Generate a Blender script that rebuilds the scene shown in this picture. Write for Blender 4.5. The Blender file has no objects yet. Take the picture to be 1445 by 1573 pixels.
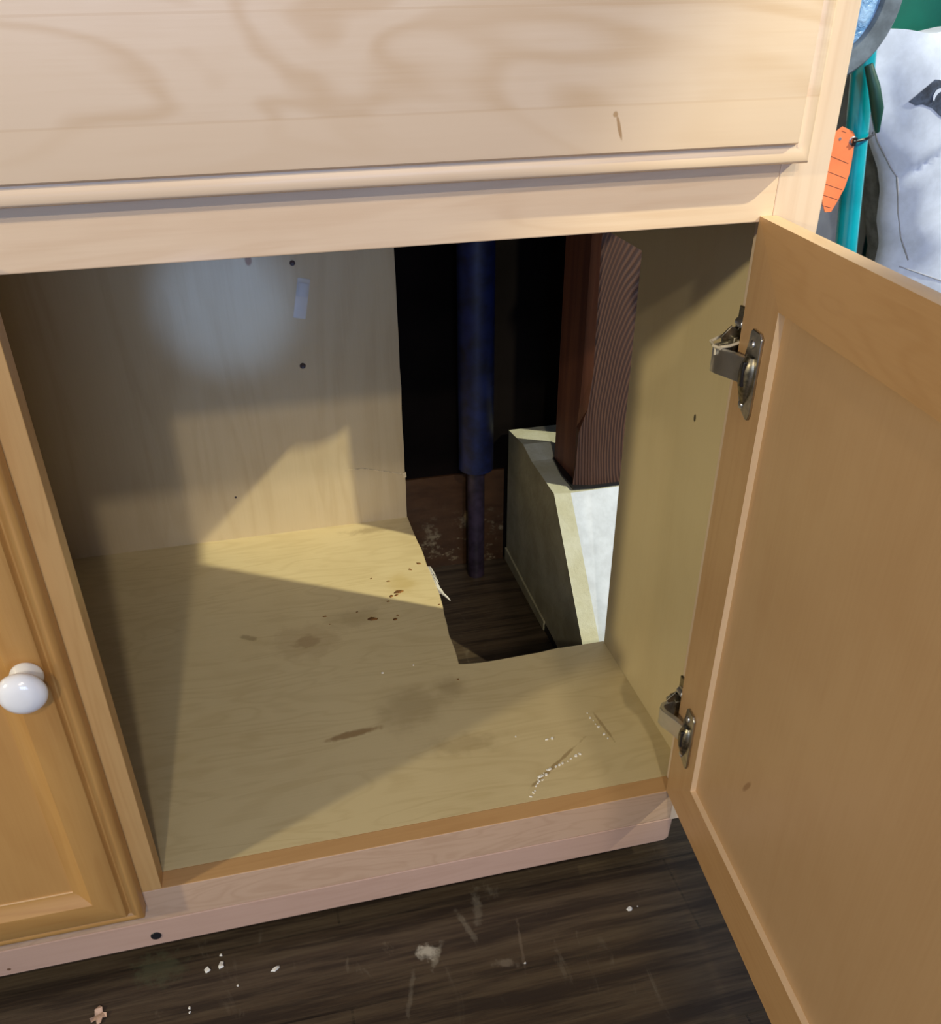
import bpy, bmesh, math, random
from mathutils import Matrix, Vector, noise

SC = bpy.context.scene
COL = SC.collection
random.seed(7)

# ---------------------------------------------------------------- camera
cam_d = bpy.data.cameras.new('camera')
cam = bpy.data.objects.new('camera', cam_d)
COL.objects.link(cam)
FPX, CX, CY = 1382.97, 696.70, 891.40
cam_d.sensor_fit = 'HORIZONTAL'
cam_d.sensor_width = 36.0
cam_d.lens = FPX / 1445.0 * 36.0
cam_d.shift_x = (722.5 - CX) / 1445.0
cam_d.shift_y = (CY - 786.5) / 1445.0
cam_d.clip_start = 0.01
cam.matrix_world = (Matrix.Translation((-0.34, -0.553, 0.6485)) @ Matrix.Rotation(-0.2219, 4, 'Z')
                    @ Matrix.Rotation(0.9904, 4, 'X') @ Matrix.Rotation(-0.01655, 4, 'Z'))
SC.camera = cam

# ---------------------------------------------------------------- exposure, world, lamps
SC.view_settings.view_transform = 'Standard'
SC.view_settings.look = 'None'
SC.view_settings.gamma = 1.0
SC.view_settings.use_curve_mapping = False
SC.view_settings.exposure = 0.0

world = bpy.data.worlds.new('room_daylight')
SC.world = world
world.use_nodes = True
bg = world.node_tree.nodes['Background']
bg.inputs['Color'].default_value = (0.60, 0.70, 1.0, 1)
bg.inputs['Strength'].default_value = 0.36


def lamp(name, loc, target, power, color, size, kind='SPOT', angle=70, blend=0.6):
    d = bpy.data.lights.new(name, kind)
    d.energy = power
    d.color = color
    if kind == 'AREA':
        d.shape = 'RECTANGLE'
        d.size, d.size_y = size
    else:
        d.shadow_soft_size = size
    if kind == 'SPOT':
        d.spot_size = math.radians(angle)
        d.spot_blend = blend
    o = bpy.data.objects.new(name, d)
    COL.objects.link(o)
    o.location = loc
    o.rotation_euler = (Vector(target) - Vector(loc)).to_track_quat('-Z', 'Y').to_euler()
    return o


lamp('ceiling_lamp', (-0.03, -2.75, 2.55), (-0.12, 0.1, 0.56), 110, (1.0, 0.89, 0.76), 0.06, angle=30, blend=1.0)
lamp('ceiling_lamp.001', (-0.60, -2.75, 2.05), (-0.16, 0.1, 0.46), 100, (1.0, 0.87, 0.66), 0.05, angle=34, blend=1.0)
lamp('side_lamp', (-2.6, -0.95, 1.25), (0.0, 0.1, 0.25), 115, (1.0, 0.87, 0.58), 0.06)
lamp('wall_lamp', (2.02, -1.00, 2.30), (-0.16, 0.45, 0.10), 470, (1.0, 0.95, 0.68), 0.03, angle=17, blend=0.25)
lamp('added_sheen_spot', (-0.36, -0.62, 0.612), (-0.362, 0.594, 0.328), 40, (0.24, 0.43, 1.0), 0.012, angle=10, blend=1.0)  # added bluish spot, makes the sheen on the back panel
lamp('window_light', (-0.2, -3.7, 0.95), (-0.3, 0.4, 0.35), 45, (0.45, 0.62, 1.0), (1.3, 1.0), 'AREA')


# ---------------------------------------------------------------- node helpers
class NT:
    def __init__(self, name):
        self.m = bpy.data.materials.new(name)
        self.m.use_nodes = True
        self.t = self.m.node_tree
        self.b = self.t.nodes['Principled BSDF']
        self.tc = self.t.nodes.new('ShaderNodeTexCoord')

    def n(self, kind, **kw):
        x = self.t.nodes.new(kind)
        for k, v in kw.items():
            setattr(x, k, v)
        return x

    def l(self, a, b):
        self.t.links.new(a, b)

    def mapped(self, scale, loc=(0, 0, 0), rot=(0, 0, 0), src=None):
        mp = self.n('ShaderNodeMapping')
        mp.inputs['Scale'].default_value = scale
        mp.inputs['Location'].default_value = loc
        mp.inputs['Rotation'].default_value = rot
        self.l(src or self.tc.outputs['Object'], mp.inputs['Vector'])
        return mp.outputs[0]

    def noise(self, vec, scale=1, detail=3, rough=0.5, dist=0.0):
        x = self.n('ShaderNodeTexNoise')
        x.inputs['Scale'].default_value = scale
        x.inputs['Detail'].default_value = detail
        x.inputs['Roughness'].default_value = rough
        x.inputs['Distortion'].default_value = dist
        self.l(vec, x.inputs['Vector'])
        return x.outputs[0]

    def math(self, op, a, b=None, clamp=False):
        x = self.n('ShaderNodeMath', operation=op)
        x.use_clamp = clamp
        for i, v in enumerate((a, b)):
            if v is None:
                continue
            if isinstance(v, (int, float)):
                x.inputs[i].default_value = v
            else:
                self.l(v, x.inputs[i])
        return x.outputs[0]

    def remap(self, v, a, b, c=0.0, d=1.0, smooth=True):
        x = self.n('ShaderNodeMapRange')
        if smooth:
            x.interpolation_type = 'SMOOTHSTEP'
        x.inputs['From Min'].default_value = a
        x.inputs['From Max'].default_value = b
        x.inputs['To Min'].default_value = c
        x.inputs['To Max'].default_value = d
        self.l(v, x.inputs['Value'])
        return x.outputs[0]

    def mix(self, fac, a, b, mode='MIX'):
        x = self.n('ShaderNodeMix', data_type='RGBA', blend_type=mode)
        if isinstance(fac, (int, float)):
            x.inputs[0].default_value = fac
        else:
            self.l(fac, x.inputs[0])
        for s, v in ((6, a), (7, b)):
            if isinstance(v, tuple):
                x.inputs[s].default_value = (*v, 1)
            else:
                self.l(v, x.inputs[s])
        return x.outputs[2]

    def out(self, color, rough=0.5, metal=0.0, bump=None, strength=0.1, dist=0.001, coat=0.0, spec=0.5):
        if isinstance(color, tuple):
            self.b.inputs['Base Color'].default_value = (*color, 1)
        else:
            self.l(color, self.b.inputs['Base Color'])
        if isinstance(rough, (int, float)):
            self.b.inputs['Roughness'].default_value = rough
        else:
            self.l(rough, self.b.inputs['Roughness'])
        self.b.inputs['Metallic'].default_value = metal
        self.b.inputs['Coat Weight'].default_value = coat
        self.b.inputs['Coat Roughness'].default_value = 0.25
        self.b.inputs['Specular IOR Level'].default_value = spec
        if bump is not None:
            bn = self.n('ShaderNodeBump')
            bn.inputs['Strength'].default_value = strength
            bn.inputs['Distance'].default_value = dist
            self.l(bump, bn.inputs['Height'])
            self.l(bn.outputs[0], self.b.inputs['Normal'])
        return self.m

    def blob(self, col, c, r, color, alpha=1.0, soft=0.5, rot=0.0, wob=0.35, wscale=40.0, plane='XY'):
        """One stain of its own shape: an ellipse with a ragged rim."""
        sub = self.n('ShaderNodeVectorMath', operation='SUBTRACT')
        self.l(self.tc.outputs['Object'], sub.inputs[0])
        sub.inputs[1].default_value = c
        v = sub.outputs[0]
        if rot:
            vr = self.n('ShaderNodeVectorRotate')
            vr.rotation_type = 'Z_AXIS' if plane == 'XY' else 'Y_AXIS'
            vr.inputs['Angle'].default_value = rot
            self.l(v, vr.inputs['Vector'])
            v = vr.outputs[0]
        mul = self.n('ShaderNodeVectorMath', operation='MULTIPLY')
        self.l(v, mul.inputs[0])
        mul.inputs[1].default_value = tuple(0.0 if x == 0 else 1.0 / x for x in r)
        ln = self.n('ShaderNodeVectorMath', operation='LENGTH')
        self.l(mul.outputs[0], ln.inputs[0])
        d = ln.outputs['Value']
        if wob:
            nz = self.noise(self.tc.outputs['Object'], wscale, 3, 0.6)
            d = self.math('ADD', d, self.math('MULTIPLY', self.math('SUBTRACT', nz, 0.5), wob * 2))
        f = self.remap(d, 1.0 - soft, 1.0, alpha, 0.0)
        return self.mix(f, col, color)


def wood(name, light, dark, axis='X', fig=0.5, rough=0.42, freq=7.0, seed=0.0, cross=26.0, along=2.6, coat=0.15,
         blobs=(), planks=None, pores=0.25, tint=None, bump=0.05):
    """Varnished maple / birch: soft contour figure, fine fibres and blotches, grain along one axis."""
    k = NT(name)
    ax = 'XYZ'.index(axis)
    sc = [cross, cross, cross]
    sc[ax] = along
    fine = [420.0] * 3
    fine[ax] = 14.0
    loc = (seed * 1.7, seed * 0.9, seed * 2.3)
    vec = k.mapped(tuple(sc), loc)
    base = k.noise(vec, 1.0, 2.0, 0.5, 0.9)
    ring = k.math('FRACT', k.math('MULTIPLY', base, freq))
    band = k.math('ABSOLUTE', k.math('SUBTRACT', k.math('MULTIPLY', ring, 2.0), 1.0))
    band = k.remap(band, 0.35, 1.0)
    blotch = k.noise(k.mapped((9, 9, 9), loc), 1.0, 3, 0.6)
    fib = k.noise(k.mapped(tuple(fine), loc), 1.0, 3, 0.65)
    amount = k.math('MULTIPLY', band, fig)
    amount = k.math('ADD', amount, k.math('MULTIPLY', k.math('SUBTRACT', blotch, 0.42), 0.9))
    amount = k.math('ADD', amount, k.math('MULTIPLY', k.math('SUBTRACT', fib, 0.5), pores * 2), True)
    col = k.mix(amount, light, dark)
    if planks:
        sep = k.n('ShaderNodeSeparateXYZ')
        k.l(k.tc.outputs['Object'], sep.inputs[0])
        for z, w, c, f in planks:          # glue lines and boards of a slightly different tone
            m = k.math('LESS_THAN', sep.outputs['Z'], z)
            col = k.mix(k.math('MULTIPLY', m, f), col, c)
            ln = k.math('LESS_THAN', k.math('ABSOLUTE', k.math('SUBTRACT', sep.outputs['Z'], z)), w)
            col = k.mix(k.math('MULTIPLY', ln, 0.3), col, dark)
    for bl in blobs:
        col = k.blob(col, **bl)
    rg = k.remap(blotch, 0.2, 0.8, rough - 0.06, rough + 0.08)
    return k.out(col, rg, bump=fib, strength=bump, coat=coat, spec=0.4)


def plain(name, color, rough=0.5, metal=0.0, var=0.12, scale=30.0, bump=0.0, coat=0.0, spec=0.5):
    k = NT(name)
    nz = k.noise(k.tc.outputs['Object'], scale, 4, 0.6)
    dk = tuple(c * (1 - var * 2) for c in color)
    lt = tuple(min(1, c * (1 + var)) for c in color)
    col = k.mix(k.remap(nz, 0.3, 0.7), dk, lt)
    return k.out(col, rough, metal, bump=nz if bump else None, strength=bump, coat=coat, spec=spec)


# ---------------------------------------------------------------- mesh helpers
class MB:
    def __init__(self):
        self.v, self.f, self.mi, self.sm = [], [], [], []

    def add(self, verts, faces, mi=0, smooth=False):
        o = len(self.v)
        self.v += [tuple(p) for p in verts]
        for f in faces:
            self.f.append([i + o for i in f])
            self.mi.append(mi)
            self.sm.append(smooth)

    def box(self, a, b, mi=0, M=None):
        x0, y0, z0 = [min(p, q) for p, q in zip(a, b)]
        x1, y1, z1 = [max(p, q) for p, q in zip(a, b)]
        vs = [(x0, y0, z0), (x1, y0, z0), (x1, y1, z0), (x0, y1, z0), (x0, y0, z1), (x1, y0, z1), (x1, y1, z1), (x0, y1, z1)]
        if M is not None:
            vs = [M @ Vector(p) for p in vs]
        self.add(vs, [(0, 3, 2, 1), (4, 5, 6, 7), (0, 1, 5, 4), (1, 2, 6, 5), (2, 3, 7, 6), (3, 0, 4, 7)], mi)

    def prism(self, poly, d0, d1, plane='XY', mi=0, M=None):
        """Closed polygon extruded between two depths along the missing axis."""
        n = len(poly)

        def P(p, d):
            q = {'XY': (p[0], p[1], d), 'XZ': (p[0], d, p[1]), 'YZ': (d, p[0], p[1])}[plane]
            return M @ Vector(q) if M is not None else q
        vs = [P(p, d0) for p in poly] + [P(p, d1) for p in poly]
        fs = [list(range(n))[::-1], list(range(n, 2 * n))] + [(i, (i + 1) % n, n + (i + 1) % n, n + i) for i in range(n)]
        self.add(vs, fs, mi)

    def tube(self, pts, r, seg=10, mi=0, cap=True):
        pts = [Vector(p) for p in pts]
        rs = r if isinstance(r, (list, tuple)) else [r] * len(pts)
        up = Vector((0.123, 0.9, 0.41)).normalized()
        vs, fs = [], []
        for i, p in enumerate(pts):
            t = (pts[min(i + 1, len(pts) - 1)] - pts[max(i - 1, 0)]).normalized()
            a = t.cross(up)
            if a.length < 1e-4:
                a = t.cross(Vector((1, 0, 0)))
            a.normalize()
            b = t.cross(a)
            for k in range(seg):
                th = 2 * math.pi * k / seg
                vs.append(p + (a * math.cos(th) + b * math.sin(th)) * rs[i])
        for i in range(len(pts) - 1):
            for k in range(seg):
                fs.append((i * seg + k, i * seg + (k + 1) % seg, (i + 1) * seg + (k + 1) % seg, (i + 1) * seg + k))
        if cap:
            fs.append(tuple(range(seg))[::-1])
            fs.append(tuple(range((len(pts) - 1) * seg, len(pts) * seg)))
        self.add(vs, fs, mi, True)

    def lathe(self, prof, M=None, seg=40, mi=0):
        vs, fs = [], []
        n = len(prof)
        for k in range(seg):
            th = 2 * math.pi * k / seg
            for r, h in prof:
                p = Vector((r * math.cos(th), r * math.sin(th), h))
                vs.append(M @ p if M is not None else p)
        for k in range(seg):
            for i in range(n - 1):
                fs.append((k * n + i, ((k + 1) % seg) * n + i, ((k + 1) % seg) * n + i + 1, k * n + i + 1))
        self.add(vs, fs, mi, True)

    def build(self, name, mats, parent=None, bevel=0.0, seg=2, smooth=False):
        me = bpy.data.meshes.new(name)
        me.from_pydata(self.v, [], self.f)
        me.polygons.foreach_set('material_index', self.mi)
        for m in (mats if isinstance(mats, (list, tuple)) else [mats]):
            me.materials.append(m)
        bm = bmesh.new()
        bm.from_mesh(me)
        bmesh.ops.remove_doubles(bm, verts=bm.verts, dist=1e-6)
        bmesh.ops.recalc_face_normals(bm, faces=bm.faces)
        bm.to_mesh(me)
        bm.free()
        if any(self.sm) or smooth:
            me.polygons.foreach_set('use_smooth', [True] * len(me.polygons))
            me.set_sharp_from_angle(angle=math.radians(42))
        o = bpy.data.objects.new(name, me)
        COL.objects.link(o)
        if parent is not None:
            o.parent = parent
        if bevel:
            b = o.modifiers.new('edge', 'BEVEL')
            b.width = bevel
            b.segments = seg
            b.limit_method = 'ANGLE'
            b.angle_limit = math.radians(35)
            b.harden_normals = False
        return o


def tag(o, label=None, cat=None, group=None, kind=None):
    for k, v in (('label', label), ('category', cat), ('group', group), ('kind', kind)):
        if v:
            o[k] = v
    return o


def empty(name, loc=(0, 0, 0)):
    o = bpy.data.objects.new(name, None)
    o.empty_display_size = 0.05
    COL.objects.link(o)
    o.location = loc
    return o


FLOOR = -0.10
YW = 0.607

# ---------------------------------------------------------------- materials
M_frame = wood('maple_frame', (0.72, 0.54, 0.36), (0.58, 0.39, 0.23), 'X', fig=0.22, seed=2.0)
M_frame_m = wood('amber_maple_upright', (0.60, 0.355, 0.13), (0.46, 0.24, 0.07), 'Z', fig=0.22, seed=5.5)
M_frame_v = wood('maple_frame_upright', (0.72, 0.56, 0.40), (0.58, 0.40, 0.25), 'Z', fig=0.22, seed=5.0)
M_rail = wood('maple_bottom_rail', (0.56, 0.375, 0.24), (0.43, 0.265, 0.155), 'X', fig=0.3, seed=9.0, cross=26, along=8, freq=8,
              blobs=[])
M_rail_t = wood('amber_rail_edge', (0.56, 0.33, 0.14), (0.45, 0.24, 0.09), 'X', fig=0.2, seed=9.5)
M_strip = wood('maple_scribe_strip', (0.53, 0.345, 0.25), (0.43, 0.265, 0.18), 'X', fig=0.2, seed=3.0,
               blobs=[dict(c=(-0.6213, 0, -0.0656), r=(0.0022, 1, 0.002), color=(0.12, 0.05, 0.02), alpha=0.85, plane='XZ', wob=0.2)])
M_front = wood('maple_false_front', (0.74, 0.57, 0.40), (0.60, 0.41, 0.235), 'X', fig=0.5, seed=11.0, cross=13, along=4.2, freq=6,
               planks=[(0.6411, 0.0006, (0.72, 0.53, 0.35), 0.0), (0.5930, 0.0006, (0.74, 0.56, 0.38), 0.7)],
               blobs=[dict(c=(-0.1185, -0.019, 0.581), r=(0.0012, 1, 0.0085), color=(0.36, 0.2, 0.08), alpha=0.8, plane='XZ', rot=0.3, wob=0.5, wscale=120),
                      dict(c=(-0.1215, -0.019, 0.5885), r=(0.0018, 1, 0.0018), color=(0.42, 0.25, 0.11), alpha=0.8, plane='XZ', wob=0.5, wscale=120)])
M_door = wood('amber_maple_door', (0.50, 0.265, 0.075), (0.35, 0.155, 0.035), 'Z', fig=0.25, seed=4.0, cross=20, coat=0.25)
M_door_h = wood('amber_maple_door_rail', (0.50, 0.265, 0.075), (0.35, 0.155, 0.035), 'X', fig=0.25, seed=6.0, cross=20, coat=0.25)
M_panel_f = wood('amber_maple_front_panel', (0.50, 0.265, 0.08), (0.38, 0.175, 0.045), 'Z', fig=0.15, seed=8.5, cross=10, freq=4, coat=0.25)
M_door_b = wood('maple_door_back', (0.54, 0.33, 0.155), (0.43, 0.235, 0.095), 'Z', fig=0.2, seed=4.0, cross=20, coat=0.2)
M_door_bh = wood('maple_door_back_rail', (0.54, 0.32, 0.14), (0.43, 0.23, 0.085), 'X', fig=0.2, seed=6.0, cross=20, coat=0.2)
M_edge_d = wood('lit_door_edge', (0.68, 0.48, 0.29), (0.56, 0.36, 0.19), 'X', fig=0.2, seed=1.5)  # paler than the door for the light on its top edge
M_bead = wood('lit_pale_inner_edge', (0.80, 0.60, 0.38), (0.72, 0.5, 0.28), 'Z', fig=0.1, seed=1.0)  # raw edge tone, lightened for light falling on the recess step
M_panel = wood('maple_door_back_panel', (0.54, 0.345, 0.175), (0.45, 0.265, 0.12), 'Z', fig=0.12, seed=8.0, cross=10, freq=4, coat=0.25,
               blobs=[dict(c=(0.126, 0.005, 0.135), r=(0.003, 1, 0.012), color=(0.22, 0.1, 0.03), alpha=0.6, plane='XZ', rot=-0.5)])
M_in_v = wood('pale_birch_upright', (0.51, 0.395, 0.225), (0.42, 0.305, 0.155), 'Z', fig=0.3, seed=12.0, cross=14, along=2.0, freq=5, coat=0.35, rough=0.34,
              blobs=[dict(c=(-0.3285, 0.594, 0.379), r=(0.005, 1, 0.008), color=(0.2, 0.08, 0.03), alpha=0.8, plane='XZ', wob=0.4)])
M_side = wood('pale_birch_side', (0.66, 0.54, 0.30), (0.58, 0.45, 0.23), 'Z', fig=0.15, seed=15.0, cross=12, along=2.0, freq=4, coat=0.2, rough=0.4,
              blobs=[dict(c=(0.0197, 0.0987, 0.3409), r=(1, 0.0022, 0.004), color=(0.015, 0.008, 0.005), alpha=1, plane='YZ', wob=0.1, soft=0.3)])
_rust = (0.20, 0.085, 0.015)
_grime = (0.26, 0.18, 0.08)
M_bottom = wood('pale_birch_bottom', (0.66, 0.54, 0.295), (0.51, 0.39, 0.185), 'X', fig=0.28, seed=20.0, cross=22, along=5.0, freq=7, coat=0.25, rough=0.4,
                blobs=[dict(c=(-0.2927, 0.1528, 0), r=(0.034, 0.006, 1), color=(0.25, 0.14, 0.05), alpha=0.75, rot=-0.1, wob=0.6, wscale=60),
                       dict(c=(-0.3237, 0.3264, 0), r=(0.02, 0.016, 1), color=(0.33, 0.22, 0.1), alpha=0.6, wob=0.7, wscale=70),
                       dict(c=(-0.3237, 0.3264, 0), r=(0.05, 0.042, 1), color=(0.38, 0.26, 0.12), alpha=0.3, wob=0.6, wscale=50),
                       dict(c=(-0.39, 0.35, 0), r=(0.014, 0.006, 1), color=_grime, alpha=0.55, rot=0.5, wob=0.8, wscale=90),
                       dict(c=(-0.225, 0.18, 0), r=(0.05, 0.055, 1), color=_grime, alpha=0.4, wob=0.6, wscale=30, soft=0.9),
                       dict(c=(-0.175, 0.20, 0), r=(0.028, 0.03, 1), color=_grime, alpha=0.45, wob=0.6, wscale=40, soft=0.9),
                       dict(c=(-0.26, 0.36, 0), r=(0.05, 0.03, 1), color=_grime, alpha=0.35, wob=0.7, wscale=40, soft=0.9),
                       dict(c=(-0.21, 0.57, 0), r=(0.05, 0.012, 1), color=_grime, alpha=0.5, wob=0.7, wscale=60, soft=0.8),
                       dict(c=(-0.19, 0.42, 0), r=(0.03, 0.035, 1), color=(0.5, 0.36, 0.12), alpha=0.5, wob=0.5, wscale=40, soft=0.9),
                       dict(c=(-0.18, 0.11, 0), r=(0.06, 0.02, 1), color=_grime, alpha=0.35, wob=0.7, wscale=60, soft=0.9),
                       dict(c=(-0.10, 0.06, 0), r=(0.05, 0.0025, 1), color=(0.3, 0.2, 0.08), alpha=0.7, rot=-0.62, wob=0.8, wscale=90),
                       dict(c=(-0.034, 0.10, 0), r=(0.03, 0.002, 1), color=(0.3, 0.2, 0.08), alpha=0.6, rot=1.45, wob=0.8, wscale=90)])


def m_floor():
    k = NT('dark_plank_floor')
    bv = k.mapped((1, 1, 1))
    br = k.n('ShaderNodeTexBrick')
    br.offset = 0.37
    br.inputs['Color1'].default_value = (0.045, 0.030, 0.017, 1)
    br.inputs['Color2'].default_value = (0.058, 0.039, 0.024, 1)
    br.inputs['Mortar'].default_value = (0.01, 0.007, 0.005, 1)
    br.inputs['Scale'].default_value = 1.0
    br.inputs['Mortar Size'].default_value = 0.0012
    br.inputs['Brick Width'].default_value = 0.9
    br.inputs['Row Height'].default_value = 0.086
    k.l(bv, br.inputs['Vector'])
    st = k.noise(k.mapped((7, 160, 60)), 1.0, 5, 0.7)
    col = k.mix(k.remap(st, 0.3, 0.75), br.outputs['Color'], (0.10, 0.074, 0.044))
    st2 = k.noise(k.mapped((4, 60, 30), (3, 1, 2)), 1.0, 4, 0.7)
    col = k.mix(k.remap(st2, 0.42, 0.62, 0.0, 0.8), col, (0.018, 0.011, 0.007))
    # dried drips, wipes and paint smears
    wn = k.noise(k.mapped((26, 9, 10), (1, 5, 0)), 1.0, 4, 0.7, 1.5)
    col = k.mix(k.remap(wn, 0.60, 0.78, 0.0, 0.22), col, (0.32, 0.28, 0.2))
    for c, r, cl, a, ro in (((-0.2565, -0.0474), (0.013, 0.010), (0.55, 0.52, 0.42), 0.75, 0.2), ((-0.249, -0.053), (0.004, 0.02), (0.4, 0.37, 0.28), 0.35, 0.5),
                            ((-0.2, -0.012), (0.006, 0.03), (0.3, 0.27, 0.2), 0.22, 0.2), ((-0.215, -0.03), (0.004, 0.026), (0.3, 0.27, 0.2), 0.25, -0.3),
                            ((-0.1904, -0.076), (0.014, 0.006), (0.26, 0.22, 0.16), 0.4, 0.3), ((-0.5, -0.006), (0.03, 0.022), (0.085, 0.09, 0.05), 0.5, 0.1),
                            ((-0.28, -0.085), (0.003, 0.03), (0.25, 0.22, 0.16), 0.25, 0.3), ((-0.17, -0.06), (0.002, 0.035), (0.25, 0.2, 0.14), 0.25, 0.15),
                            ((-0.1, 0.62), (0.16, 0.016), (0.33, 0.28, 0.18), 0.5, 0.0)):
        col = k.blob(col, (c[0], c[1], 0), (r[0], r[1], 1), cl, a, 0.7, ro, 0.9, 130)
    rg = k.remap(st2, 0.3, 0.7, 0.28, 0.5)
    return k.out(col, rg, bump=st, strength=0.15)


def m_dirty_board():
    k = NT('scuffed_dark_board')
    nz = k.noise(k.mapped((14, 20, 50)), 1.0, 5, 0.7)
    col = k.mix(k.remap(nz, 0.3, 0.7), (0.04, 0.018, 0.008), (0.07, 0.034, 0.015))
    sep = k.n('ShaderNodeSeparateXYZ')
    k.l(k.tc.outputs['Object'], sep.inputs[0])
    dust = k.noise(k.mapped((40, 20, 60), (2, 1, 7)), 1.0, 5, 0.75)
    d1 = k.math('MULTIPLY', k.remap(dust, 0.52, 0.66), k.remap(sep.outputs['Z'], 0.02, -0.08))
    col = k.mix(k.math('MULTIPLY', d1, 0.55), col, (0.42, 0.36, 0.22))
    col = k.blob(col, (-0.052, 0.603, -0.018), (0.012, 1, 0.012), (0.4, 0.28, 0.13), 0.8, 0.6, 0, 0.6, 90, 'XZ')
    return k.out(col, 0.3, bump=dust, strength=0.15, spec=0.6)


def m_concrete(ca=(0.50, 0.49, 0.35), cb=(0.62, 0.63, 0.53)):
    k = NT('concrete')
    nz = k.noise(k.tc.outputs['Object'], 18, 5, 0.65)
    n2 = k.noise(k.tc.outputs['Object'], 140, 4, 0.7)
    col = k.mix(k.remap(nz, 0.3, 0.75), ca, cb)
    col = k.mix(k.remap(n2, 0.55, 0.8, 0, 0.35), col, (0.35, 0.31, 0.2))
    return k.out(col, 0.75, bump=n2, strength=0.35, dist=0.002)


def m_post():
    k = NT('rough_brown_lumber')
    # growth rings as shells round a pith line that leans through the post
    mp = k.mapped((1, 1, 1))
    dn = k.noise(k.mapped((12, 12, 5)), 1.0, 3, 0.5)
    vm = k.n('ShaderNodeVectorMath', operation='SUBTRACT')
    k.l(mp, vm.inputs[0])
    vm.inputs[1].default_value = (0.112, 0.38, 0.19)
    vs = k.n('ShaderNodeVectorMath', operation='MULTIPLY')
    k.l(vm.outputs[0], vs.inputs[0])
    vs.inputs[1].default_value = (1.0, 0.6, 0.3)
    ln = k.n('ShaderNodeVectorMath', operation='LENGTH')
    k.l(vs.outputs[0], ln.inputs[0])
    r = k.math('ADD', k.math('MULTIPLY', ln.outputs['Value'], 420), k.math('MULTIPLY', dn, 5.0))
    s = k.math('SINE', k.math('MULTIPLY', r, 4.2))
    f = k.remap(s, -0.6, 0.8)
    col = k.mix(f, (0.035, 0.014, 0.009), (0.10, 0.046, 0.026))
    bl = k.noise(k.mapped((22, 22, 5), (4, 0, 1)), 1.0, 3, 0.6)
    col = k.mix(k.remap(bl, 0.35, 0.7, 0.0, 0.65), col, (0.06, 0.024, 0.014))
    return k.out(col, 0.6, bump=f, strength=0.5, dist=0.0012)


def m_post_side():
    k = NT('planed_brown_lumber')
    st = k.noise(k.mapped((60, 60, 3)), 1.0, 4, 0.6)
    col = k.mix(k.remap(st, 0.3, 0.7), (0.10, 0.03, 0.016), (0.19, 0.07, 0.035))
    return k.out(col, 0.5, bump=st, strength=0.1)


M_floor = m_floor()
M_board = m_dirty_board()
M_conc = m_concrete()
M_conc_w = plain('white_painted_concrete', (0.56, 0.61, 0.70), 0.7, var=0.06, scale=60, bump=0.25)
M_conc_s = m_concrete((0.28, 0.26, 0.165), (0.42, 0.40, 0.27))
M_post, M_post_s = m_post(), m_post_side()
M_wall = plain('unlit_brown_wall', (0.005, 0.0035, 0.003), 0.95, var=0.25, scale=6, spec=0.05)  # wall tone sunk to near black for the unlit space
M_dark = plain('recess_shade', (0.02, 0.015, 0.012), 0.7)  # recess shade put into the toe board's colour
M_edge = plain('raw_sawn_edge', (0.62, 0.5, 0.3), 0.8, var=0.2, scale=200)
M_steel = plain('worn_nickel', (0.55, 0.52, 0.46), 0.28, 1.0, var=0.15, scale=120)
M_chrome = plain('bright_steel', (0.72, 0.74, 0.78), 0.34, 1.0, var=0.05, scale=60)
M_olive = plain('tarnished_steel', (0.34, 0.30, 0.21), 0.38, 1.0, var=0.3, scale=160)
M_blk = plain('black_plastic', (0.012, 0.012, 0.014), 0.4)
M_white = plain('white_ceramic', (0.83, 0.82, 0.80), 0.12, var=0.02, coat=0.5)
M_pipe = plain('dark_blue_pipe', (0.003, 0.009, 0.055), 0.5, var=0.35, scale=40, bump=0.05)
M_reflection = plain('pipe_reflection', (0.03, 0.02, 0.035), 0.45, var=0.3, scale=50)
M_crumb = plain('white_crumb', (0.85, 0.82, 0.72), 0.8)
M_rust = plain('brown_flake', _rust, 0.8, var=0.3, scale=300)
M_teal = plain('teal_enamel', (0.0, 0.30, 0.40), 0.22, var=0.1, scale=30, coat=0.4)
M_orange = plain('orange_plastic', (0.83, 0.22, 0.085), 0.45, var=0.05)
M_tagline = plain('printed_line', (0.2, 0.07, 0.04), 0.6)
M_grom = plain('grey_grommet', (0.25, 0.23, 0.28), 0.4, 0.3)
M_cloth = plain('white_canvas', (0.56, 0.63, 0.80), 0.85, var=0.05, scale=70, bump=0.15)
M_seam = plain('grey_seam', (0.34, 0.35, 0.40), 0.9)
M_green = plain('green_plastic', (0.0, 0.145, 0.105), 0.45, var=0.08, scale=20)
M_dgreen = plain('dark_green_webbing', (0.003, 0.055, 0.045), 0.5)
M_grey = plain('grey_plastic', (0.36, 0.38, 0.40), 0.6, var=0.12, scale=20)
M_dgrey = plain('charcoal_fabric', (0.17, 0.185, 0.195), 0.85, var=0.2, scale=60, bump=0.2)
M_zinc = plain('dull_zinc', (0.16, 0.20, 0.25), 0.5, 0.4, var=0.2, scale=45)
M_string = plain('natural_string', (0.62, 0.54, 0.38), 0.9)
M_print = plain('navy_print', (0.05, 0.07, 0.12), 0.75, var=0.35, scale=90)
M_top = plain('grey_laminate', (0.42, 0.41, 0.4), 0.4)


def m_foil():
    k = NT('crumpled_blue_film')
    nz = k.noise(k.tc.outputs['Object'], 55, 5, 0.6, 1.2)
    col = k.mix(k.remap(nz, 0.3, 0.75), (0.10, 0.26, 0.55), (0.40, 0.60, 0.90))
    return k.out(col, 0.15, bump=nz, strength=0.7, dist=0.006, coat=0.6)


M_foil = m_foil()


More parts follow.
